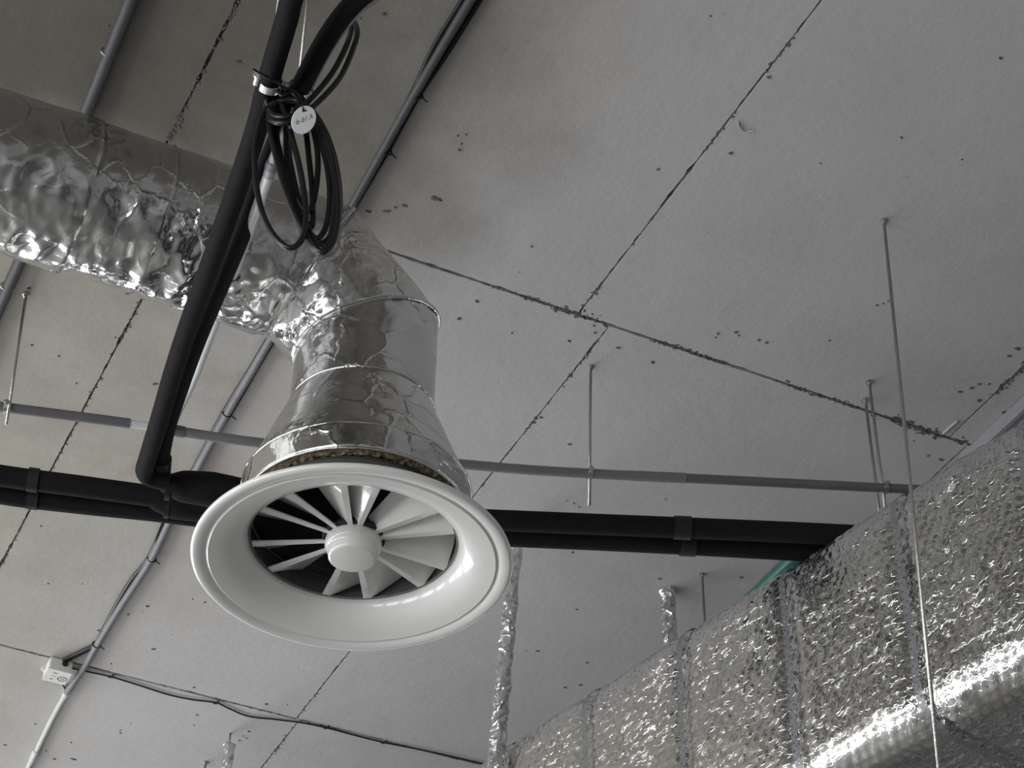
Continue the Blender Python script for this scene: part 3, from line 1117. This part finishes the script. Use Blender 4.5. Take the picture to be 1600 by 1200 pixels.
gax = (GP[5] - GP[4]).normalized()
ring_clamp(r2, lerp_x(922), gax, RG)
ring_clamp(r3, lerp_x(10), (GP[2] - GP[1]), RG)
ring_clamp(r5, lerp_x(1380), (GP[7] - GP[6]), RG)

# ------------------------------------------------------------------ black foam insulated pipes
ZBP = 3.195
near = [(-150, 716), (0, 743), (120, 759), (237, 775), (330, 786), (520, 802), (780, 813), (1000, 822), (1240, 832), (1420, 841), (1600, 850)]
far = [(-150, 732), (0, 762), (120, 777), (237, 789), (330, 800), (520, 816), (800, 829), (1000, 838), (1240, 851), (1420, 860), (1600, 869)]
NP = [W(x, y, ZBP) for x, y in near]
FP = [W(x, y + 9, ZBP + 0.004) for x, y in far]
p1 = thing('insulated_pipe', 'front one of the two thick black horizontal insulated pipes behind the diffuser', 'pipe', NP[5], 'black insulated pipes')
p2 = thing('insulated_pipe', 'rear one of the two thick black horizontal insulated pipes behind the diffuser', 'pipe', FP[5], 'black insulated pipes')
RP = 0.0275
npc, fpc = catmull(NP, 6), catmull(FP, 6)
sl1 = MB().tube(extend(npc, 4.5, 3.0), RP, 24).build('foam_sleeve', 'foam', p1, angle=60)
sl2 = MB().tube(extend(fpc, 4.5, 3.0), RP, 24).build('foam_sleeve', 'foam', p2, angle=60)
for pl, par, xs in ((NP, sl1, ((1, 2, .36, .50), (7, 8, .22, .33))), (FP, sl2, ((1, 2, .36, .50), (7, 8, .26, .36)))):
    for (i, j, t0, t1) in xs:
        a, b = pl[i].lerp(pl[j], t0), pl[i].lerp(pl[j], t1)
        MB().tube([a, b], RP + .0035, 24).build('foam_collar', 'foamtape', par, angle=60)
# wrapped branch joint beside the diffuser
wr = [(247, 752), (262, 757), (285, 760), (330, 765), (380, 774), (440, 786), (520, 800)]
rad = [0.012, 0.026, 0.040, 0.045, 0.042, 0.034, 0.024]
MB().tube(catmull([W(x, y, ZBP - .02) for x, y in wr], 5), [v for k in range(len(rad) - 1) for v in [rad[k] + (rad[k + 1] - rad[k]) * q / 5 for q in range(5)]] + [rad[-1]], 14).build('branch_wrap', 'foam', p1, angle=35)
wr = [(240, 778), (258, 784), (275, 788), (330, 794), (400, 802), (470, 808)]
rad = [0.028, 0.033, 0.0385, 0.0385, 0.036, 0.028]
MB().tube(catmull([W(x, y, ZBP) for x, y in wr], 5), [v for k in range(len(rad) - 1) for v in [rad[k] + (rad[k + 1] - rad[k]) * q / 5 for q in range(5)]] + [rad[-1]], 14).build('branch_wrap', 'foam', p1, angle=35)
for (x, y, r_, z_) in ((263, 760, 0.0325, ZBP - .02), (262, 786, 0.0365, ZBP)):
    a = W(x - 4, y, z_)
    b = W(x + 4, y + 1, z_)
    MB().tube([a, b], r_ + .002, 18).build('tape_band', 'foamtape', p1, angle=35)

ZV1, ZV2 = 3.125, 3.172
v1 = [(505, -140), (478, -70), (455, 0), (447, 33), (420, 125), (401, 200), (357, 333), (284, 540), (248, 660), (231, 716), (226, 736), (236, 747), (262, 753)]
v2 = [(680, -70), (610, -35), (558, 0), (515, 53), (473, 130), (443, 195), (416, 262), (388, 340), (351, 430), (309, 530), (280, 610), (261, 670), (251, 722), (250, 748)]
V1 = [W(x, y, ZV1 + 0.02 * smooth01(660, 760, y)) for x, y in v1]
V2 = [W(x, y, ZV2) for x, y in v2]
b1 = thing('insulated_pipe', 'front black insulated pipe running under the foil duct with a rounded elbow at its end', 'pipe', V1[5], 'black insulated pipes')
b2 = thing('insulated_pipe', 'rear black insulated pipe curving in from the top beside the cable coil', 'pipe', V2[5], 'black insulated pipes')
MB().tube(extend(catmull(V1, 8), 4.0), 0.0225, 20).build('foam_sleeve', 'foam', b1, angle=60)
MB().tube(extend(catmull(V2, 8), 4.0), 0.0205, 20).build('foam_sleeve', 'foam', b2, angle=60)
MB().tube([W(252, 716, ZV2), W(250, 740, ZV2)], 0.026, 16).build('foam_collar', 'foamtape', b2, angle=60)

# clamps and rods that carry the black pipes
cp = W(408, 128, ZV1)
k1 = rod('thin rod with bright zinc clamp holding the front black pipe at the cable coil', Vector((W(424, 100, ZV1).x, W(424, 100, ZV1).y, H)), W(424, 100, ZV1) + Z * 0.01, 0.0035)
c1 = W(422, 130, ZV1)
axv = (V1[5] - V1[3])
kc = ring_clamp(k1, c1, axv, 0.0235, 0.009, 'zincbright', False)
# the screwed ear of the clamp on its left
le = W(402, 124, ZV1 - .006)
lx = (W(398, 122, ZV1 - .006) - W(408, 128, ZV1 - .006)).normalized()
MB().tube([le - axv.normalized() * .010, le + axv.normalized() * .012], 0.0070, 12).tube([le - axv.normalized() * .014, le - axv.normalized() * .010], 0.0105, 12).tube([le - axv.normalized() * .016, le - axv.normalized() * .013], 0.0055, 6).build('clamp_screw', 'zincbright', kc, angle=40)
MB().obox(le - lx * .008, lx * .010, axv.normalized() * .008, Z * .003).build('clamp_ear', 'zincbright', kc)
MB().tube(catmull([W(395, 108, ZV1 - .03), W(412, 118, ZV1 - .034), W(432, 128, ZV1 - .03), W(446, 140, ZV1 - .02)], 5), 0.0028, 8).build('cable_tie', 'cable', k1)
c2 = W(466, 140, ZV2)
k2 = rod('thin rod dropping to the rear black pipe beside the cable coil', Vector((c2.x, c2.y, H)), c2 + Z * .015, 0.0035)
ring_clamp(k2, c2, V2[5] - V2[4], 0.0215, 0.008, 'zinc', True)

# ------------------------------------------------------------------ hanging coil of black cable with its tag
PN = _fh                                             # the coil hangs in a vertical plane across the view
CO = W(445, 160, ZV1 - 0.03)
coil = thing('cable_coil', 'hanging coil of black cable looped beside the black pipes', 'cable', CO)


def CW(x, y, dep=0.0):
    return W_plane(x, y, CO + PN * dep, PN)


RC = 0.0058
loops = [
    [(432, 160), (413, 175), (399, 225), (401, 293), (417, 350), (447, 386), (470, 377), (478, 338), (470, 270), (452, 200), (440, 165)],
    [(430, 165), (421, 190), (430, 240), (447, 300), (472, 356), (500, 393), (521, 376), (529, 320), (520, 250), (500, 195), (470, 160), (440, 158)],
    [(436, 165), (425, 200), (437, 255), (455, 310), (477, 352), (505, 390), (520, 360), (524, 300), (512, 240), (490, 190), (462, 160)],
    [(440, 165), (432, 210), (446, 270), (462, 320), (483, 362), (498, 372), (512, 345), (515, 290), (505, 235), (484, 190), (455, 160)],
    [(446, 160), (447, 210), (450, 260), (462, 300), (482, 330), (493, 300), (497, 250), (490, 205), (475, 170), (455, 158)],
    [(452, 160), (448, 215), (460, 285), (478, 345), (488, 352), (488, 300), (482, 240), (476, 195), (462, 165)],
    [(437, 160), (428, 215), (443, 285), (464, 345), (492, 391), (516, 386), (531, 330), (526, 262), (508, 205), (480, 165), (450, 155)],
    [(440, 158), (452, 230), (449, 300), (470, 352), (495, 380), (517, 366), (521, 310), (509, 250), (493, 200), (472, 165)],
]
seq = []
for li, lp in enumerate(loops):
    dep = -0.030 + 0.0085 * li
    for q, (x, y) in enumerate(lp):
        seq.append(CW(x, y, dep + 0.006 * q / len(lp)))
MB().tube(catmull(seq, 6), RC, 10).build('coiled_cable', 'cable', coil, True)
# the end wound twice round the throat of the coil
wind = []
for k in range(0, 44):
    a_ = 2 * math.pi * k / 20 + 0.4
    cx, cy = 445 + 30 * math.cos(a_), 158 + 24 * math.sin(a_) + 9 * (k / 20)
    wind.append(CW(cx, cy, -0.012 - 0.034 * math.sin(a_)))
MB().tube(catmull(wind, 3), RC * 1.15, 10).build('winding', 'cable', coil, True)
for tl in ([(455, 178), (477, 163), (517, 117), (543, 67), (550, 37), (545, 27), (536, 30)], [(470, 178), (490, 166), (530, 123), (553, 73), (558, 47), (549, 28), (538, 26)]):
    MB().tube(catmull([CW(x, y, -0.03 + 0.02 * i / 6 + (0.05 if y < 45 else 0)) for i, (x, y) in enumerate(tl)], 6), RC, 10).build('cable_tail', 'cable', coil, True)
MB().tube(catmull([CW(430, 118, .01), CW(432, 135, -.02), CW(440, 150, -.025), CW(456, 146, -.02), CW(466, 158, -.02), CW(470, 176, -.03)], 5), 0.0036, 8).build('cable_tie', 'cable', coil, True)

# round tag
tn = (-FWD + Vector((0.25, 0, 0.1))).normalized()
TC = CW(474.5, 187.5, -0.060)
mpp = 1 / F * (TC - cam.location).dot(FWD)           # metres per pixel at the tag
maj = (RGT * 0.50 + UPV * 0.866)
maj = (maj - tn * maj.dot(tn)).normalized()
mnr = tn.cross(maj).normalized()
tagobj = thing('cable_tag', 'white oval cable tag with handwritten mark tied to the coil', 'tag', TC)
n = 40
ring = []
for j in range(n):
    a_ = 2 * math.pi * j / n
    ring.append(maj * (23.5 * mpp * math.cos(a_)) + mnr * (18.2 * mpp * math.sin(a_)))
vs = [TC + p * 0.97 + tn * .0009 for p in ring] + [TC + p + tn * .0004 for p in ring] + [TC + p - tn * .0009 for p in ring]
fs = [tuple(range(n)), tuple(range(3 * n - 1, 2 * n - 1, -1))]
for b_ in (0, n):
    fs += [(b_ + j, b_ + n + j, b_ + n + (j + 1) % n, b_ + (j + 1) % n) for j in range(n)]
MB().add(vs, fs).build('disc', 'tag', tagobj)


def text_mesh(name, body, size, origin, xdir, ydir, mat, parent, thick=0.0004):
    cu = bpy.data.curves.new(name, 'FONT')
    cu.body = body
    cu.size = size
    cu.align_x = 'CENTER'
    cu.align_y = 'CENTER'
    cu.offset = -size * 0.012
    tmp = bpy.data.objects.new(name + '_tmp', cu)
    C.objects.link(tmp)
    bpy.context.view_layer.update()
    me = bpy.data.meshes.new_from_object(tmp.evaluated_get(bpy.context.evaluated_depsgraph_get()))
    vs = [origin + xdir * v.co.x + ydir * v.co.y for v in me.vertices]
    fs = [tuple(p.vertices) for p in me.polygons]
    bpy.data.objects.remove(tmp)
    bpy.data.meshes.remove(me)
    return mesh_obj(name, vs, fs, mat, parent)


def flat(v):
    return (v - tn * v.dot(tn)).normalized()


tx = flat(-RGT * 0.92 - UPV * 0.38)                  # the tag is seen from behind: its writing runs mirrored
ty = flat(-RGT * 0.20 + UPV * 0.98)
text_mesh('tag_writing', 'K16-6', 12.0 * mpp, TC + tn * .0013 + maj * (1.2 * mpp), tx, ty, 'ink', tagobj)
text_mesh('tag_print', '--', 5.0 * mpp, TC + tn * .0013 + RGT * (-1.0 * mpp) - UPV * (14.5 * mpp), tx, ty, 'ink', tagobj)
hp = TC + RGT * (-1.5 * mpp) + UPV * (15 * mpp) + tn * .001
MB().tube([hp - UPV * (2.2 * mpp), hp + RGT * mpp * .3 + UPV * (4 * mpp) + tn * .002, hp + UPV * (9 * mpp) - tn * .01], 1.3 * mpp, 8).tube([hp - UPV * 2 * mpp, hp + RGT * (5 * mpp) + UPV * (.5 * mpp)], 1.1 * mpp, 8).build('tag_tie', 'cable', tagobj, True)


# ------------------------------------------------------------------ conduits and cables fixed to the ceiling
def run(name, label, cat, pxs, r, mat, ties=(), smooth=6, z=None, group=None, wob=0.0, tmat='cable', tr=1.35, ext=(0, 0)):
    zz = HR - r - 0.002 if z is None else z
    pts = [W(q[0], q[1], (q[2] if len(q) > 2 else zz)) for q in pxs]
    t = thing(name, label, cat, pts[0], group)
    path = extend(catmull(pts, smooth), *ext)
    if wob:
        path = [p + Vector((wob * noise.noise(p * 6), 0, 0)) for p in path]
    MB().tube(path, r, 14).build('sheath', mat, t, angle=50)
    return t, path


def tie_at(parent, px, py, r, dx=0, mat='cable', tail=True, zr=None):
    c = W(px, py, HR - r)
    mb = MB()
    ax = Y
    vs, fs = [], []
    n = 16
    path = [c + (X * math.cos(2 * math.pi * j / n) + Z * math.sin(2 * math.pi * j / n) * .8) * (r * 1.15) for j in range(n + 1)]
    mb.tube(path, 0.0026, 6)
    if tail:
        mb.tube([c + X * r * 1.1 - Z * r * .3, c + X * (r * 1.1 + .016) - Z * r * .6 + Y * .006], 0.0022, 6)
    mb.build('cable_clip', mat, parent)


t, _ = run('ceiling_conduit', 'thick grey conduit along the ceiling at the far left, passing above the foil duct', 'conduit',
           [(225, -50), (195, 24), (138, 166), (84, 290), (33, 404), (-6, 492), (-45, 580)], 0.0165, 'cond_dark', group='ceiling conduits', ext=(5.0, 5.0))
for (px, py) in ((170, 82), (12, 448)):
    tie_at(t, px, py, .0165, tail=False, mat='zinc')
t, _ = run('ceiling_conduit', 'grey conduit on the ceiling from the top centre to the foil elbow and beyond', 'conduit',
           [(520, 371), (490, 420), (430, 518), (394, 580), (355, 646), (305, 738), (268, 808), (236, 874), (190, 945), (152, 1007), (130, 1045), (104, 1082)], 0.0115, 'conduit', group='ceiling conduits')
MB().tube(extend(catmull([W(x, y, HR - .0135) for x, y in ((760, -40), (735, 0), (690, 75), (645, 152), (600, 232), (546, 328), (490, 420))], 6), 5.0), 0.0115, 14).build('dark_length', 'cond_dark', t, angle=50)
for (px, py) in ((652, 148), (604, 236), (355, 646), (237, 873), (151, 1007)):
    tie_at(t, px, py, .0125)
MB().tube(catmull([W(104, 1082, HR - .011), W(82, 1122, HR - .011), W(56, 1175, HR - .011), W(36, 1215, HR - .011)], 5) + [W(36, 1215, HR - .011) + Vector((0.1, 3.0, 0))], 0.0095, 14).build('pale_length', 'pconduit', t, angle=50)
MB().tube([W(106, 1079, HR - .011), W(101, 1088, HR - .011)], 0.013, 14).build('coupling', 'pconduit', t, angle=50)
MB().tube([W(57, 1172, HR - .011), W(50, 1188, HR - .011)], 0.0125, 14).build('coupling', 'pconduit', t, angle=50)
run('ceiling_cable', 'black cable strapped beside the conduit from the top centre down to the junction box', 'cable',
    [(744, -40), (722, 0), (678, 72), (642, 148), (597, 232), (543, 330), (486, 422), (425, 518), (388, 580), (350, 642), (300, 736), (261, 808), (231, 872), (205, 905), (181, 945), (160, 985), (149, 1006), (128, 1017), (99, 1031)], 0.0058, 'cable', group='ceiling cables', ext=(5.0, 0))
run('ceiling_cable', 'second black cable on the other side of the conduit, ending at the box', 'cable',
    [(775, -40), (750, 0), (702, 78), (653, 152), (607, 234), (550, 330), (496, 420), (436, 518), (400, 578), (360, 646), (298, 742), (258, 812), (233, 876), (213, 905), (196, 940), (170, 980), (148, 1009), (125, 1022), (100, 1034)], 0.0062, 'foam', group='ceiling cables', ext=(5.0, 0))
run('ceiling_cable', 'thin black cable following the ceiling joint from the junction box to the lower right', 'cable',
    [(96, 1040), (130, 1048), (172, 1057), (215, 1070), (262, 1085), (300, 1093), (338, 1098), (358, 1107), (388, 1119), (430, 1124), (470, 1129), (510, 1137), (555, 1149), (600, 1160), (660, 1172), (740, 1190), (800, 1204)], 0.0030, 'cable', group='ceiling cables', ext=(0, 3.0))
for (px, py) in ((174, 1057), (338, 1098), (510, 1137), (600, 1160)):
    c = W(px, py, HR - .003)
    tag(MB().tube([c + Vector((-.006, .012, .002)), c + Vector((0, 0, -.004)), c + Vector((.004, -.014, .002))], 0.0028, 6).build('cable_clip', 'cable'),
        {174: 'small black clip on the thin joint cable, nearest the junction box', 338: 'small black clip on the thin joint cable where it sags most',
         510: 'small black clip on the thin joint cable below the diffuser', 600: 'small black clip on the thin joint cable, farthest right'}[px], 'clip', 'clips on the joint cable')
run('ceiling_cable', 'short black cable from the junction box underside to the pale conduit', 'cable', [(91, 1060), (97, 1068), (104, 1080)], 0.0032, 'cable', group='ceiling cables')

# pale trunking at the right edge
t = thing('cable_trunking', 'pale trunking strip fixed to the ceiling at the right edge behind the lagged duct', 'trunking', W(1560, 655, HR))
e0, e1 = W(1500, 712, HR), W(1680, 545, HR)
cx = (e0.x + e1.x) / 2
MB().box((cx - 0.004, e1.y, H - .045), (cx + .075, e0.y, H - .001)).build('body', 'mpipe', t)
MB().box((cx + 0.002, e1.y, H - .049), (cx + .069, e0.y, H - .0452)).build('lid', 'gpipe2', t)

# teal pipe glimpsed behind the black pipes
e = W(1222, 892, 3.31)
t = thing('plastic_pipe', 'short visible length of teal plastic pipe between the black pipes and lagged duct', 'pipe', e)
MB().tube([e + Y * -0.12, e + Y * 3.5], 0.024, 20).build('pipe_length', 'teal', t, angle=50)
MB().tube([e + Y * -0.12, e + Y * -0.09], 0.028, 20).build('coupling', 'teal', t, angle=50)


# ------------------------------------------------------------------ foil wrapped hangers
def wrapped(label, a, b, r, group='foil wrapped hangers', hook=True):
    t = thing('wrapped_hanger', label, 'hanger', a, group)
    a, b = Vector(a), Vector(b)
    k = max(8, int((b - a).length / 0.006))
    path = [a.lerp(b, i / k) for i in range(k + 1)]

    def jit(p, an):
        q = Vector((p.x * 20 + math.cos(an), p.y * 20 + math.sin(an), p.z * 20))
        return r * (0.28 * noise.noise(q * 1.3) + 0.22 * ridge(q * 3) - .1)
    MB().tube(path, r, 22, True, jit).build('foil_wrap', 'foil_rod', t, angle=45)
    if hook:
        d = (a - b).normalized()
        MB().tube([a - d * .03, a + d * (H - a.z) / max(.2, d.z)], 0.004, 8).build('rod', 'zinc', t, True)
    return t


wt = W(807, 826, HR)
wb = W_plane(772, 1222, BP - DN * .03, DN)
wrapped('long leaning foil wrapped hanger beside the right rim of the diffuser', wt - Z * .01, wb, 0.0215)
a = W(1043, 922, HR)
wrapped('short foil wrapped hanger standing behind the lagged duct', a - Z * .004, Vector((a.x, a.y, CAMZ + 3.15)), 0.0235)
a = W(360, 1146, HR)
wrapped('foil wrapped hanger stub cut off by the bottom edge of the picture', a - Z * .045, Vector((a.x, a.y, CAMZ + 3.4)), 0.0195)
a = W(321, 1191, HR)
rod('thin rod at the bottom edge left of the foil wrapped stub', a, a - Z * .4, 0.0045)

# ------------------------------------------------------------------ junction box
jb = thing('junction_box', 'small white junction box with black pen marks on the ceiling joint', 'box', W(90, 1040, HR))
q = W(92, 1038, HR)
hx, hy, hz = 0.040, 0.040, 0.046
mb = MB()
mb.box((q.x - hx, q.y - hy, H - hz), (q.x + hx, q.y + hy, H - .0005))
bo = mb.build('body', 'box', jb)
bmod = bo.modifiers.new('bevel', 'BEVEL')
bmod.width = 0.004
bmod.segments = 2
MB().box((q.x - hx - .001, q.y - hy - .001, H - hz - .004), (q.x + hx + .001, q.y + hy + .001, H - hz)).build('lid', 'box', jb)
MB().tube([q + Vector((-hx - .012, .020, -.020)), q + Vector((-hx + .002, .020, -.020))], 0.008, 10).build('cable_gland', 'box', jb)
MB().tube([q + Vector((.012, -hy - .004, -.018)), q + Vector((.012, -hy + .004, -.018))], 0.010, 12).build('entry_hole', 'dark', jb)
zl = H - hz - .0045
cc = Vector((q.x + .020, q.y + .006, zl))
pth = [cc + Vector((.0155 * math.cos(2 * math.pi * j / 28), .0135 * math.sin(2 * math.pi * j / 28), 0)) for j in range(29)]
MB().tube(pth, 0.0011, 5, False).tube(catmull([cc + Vector((-.006, -.004, 0)), cc + Vector((-.001, .001, 0)), cc + Vector((.003, -.001, 0)), cc + Vector((.008, .003, 0))], 4), 0.0009, 5).build('circled_mark', 'ink', jb)
for ch, dx, dy in (('8', -.012, -.022), ('5', -.012, .000), ('4', -.014, .020)):
    text_mesh('pen_mark', ch, 0.020, Vector((q.x + dx, q.y + dy, zl)), Vector((0, -1, 0)), Vector((1, 0, 0)), 'ink', jb)
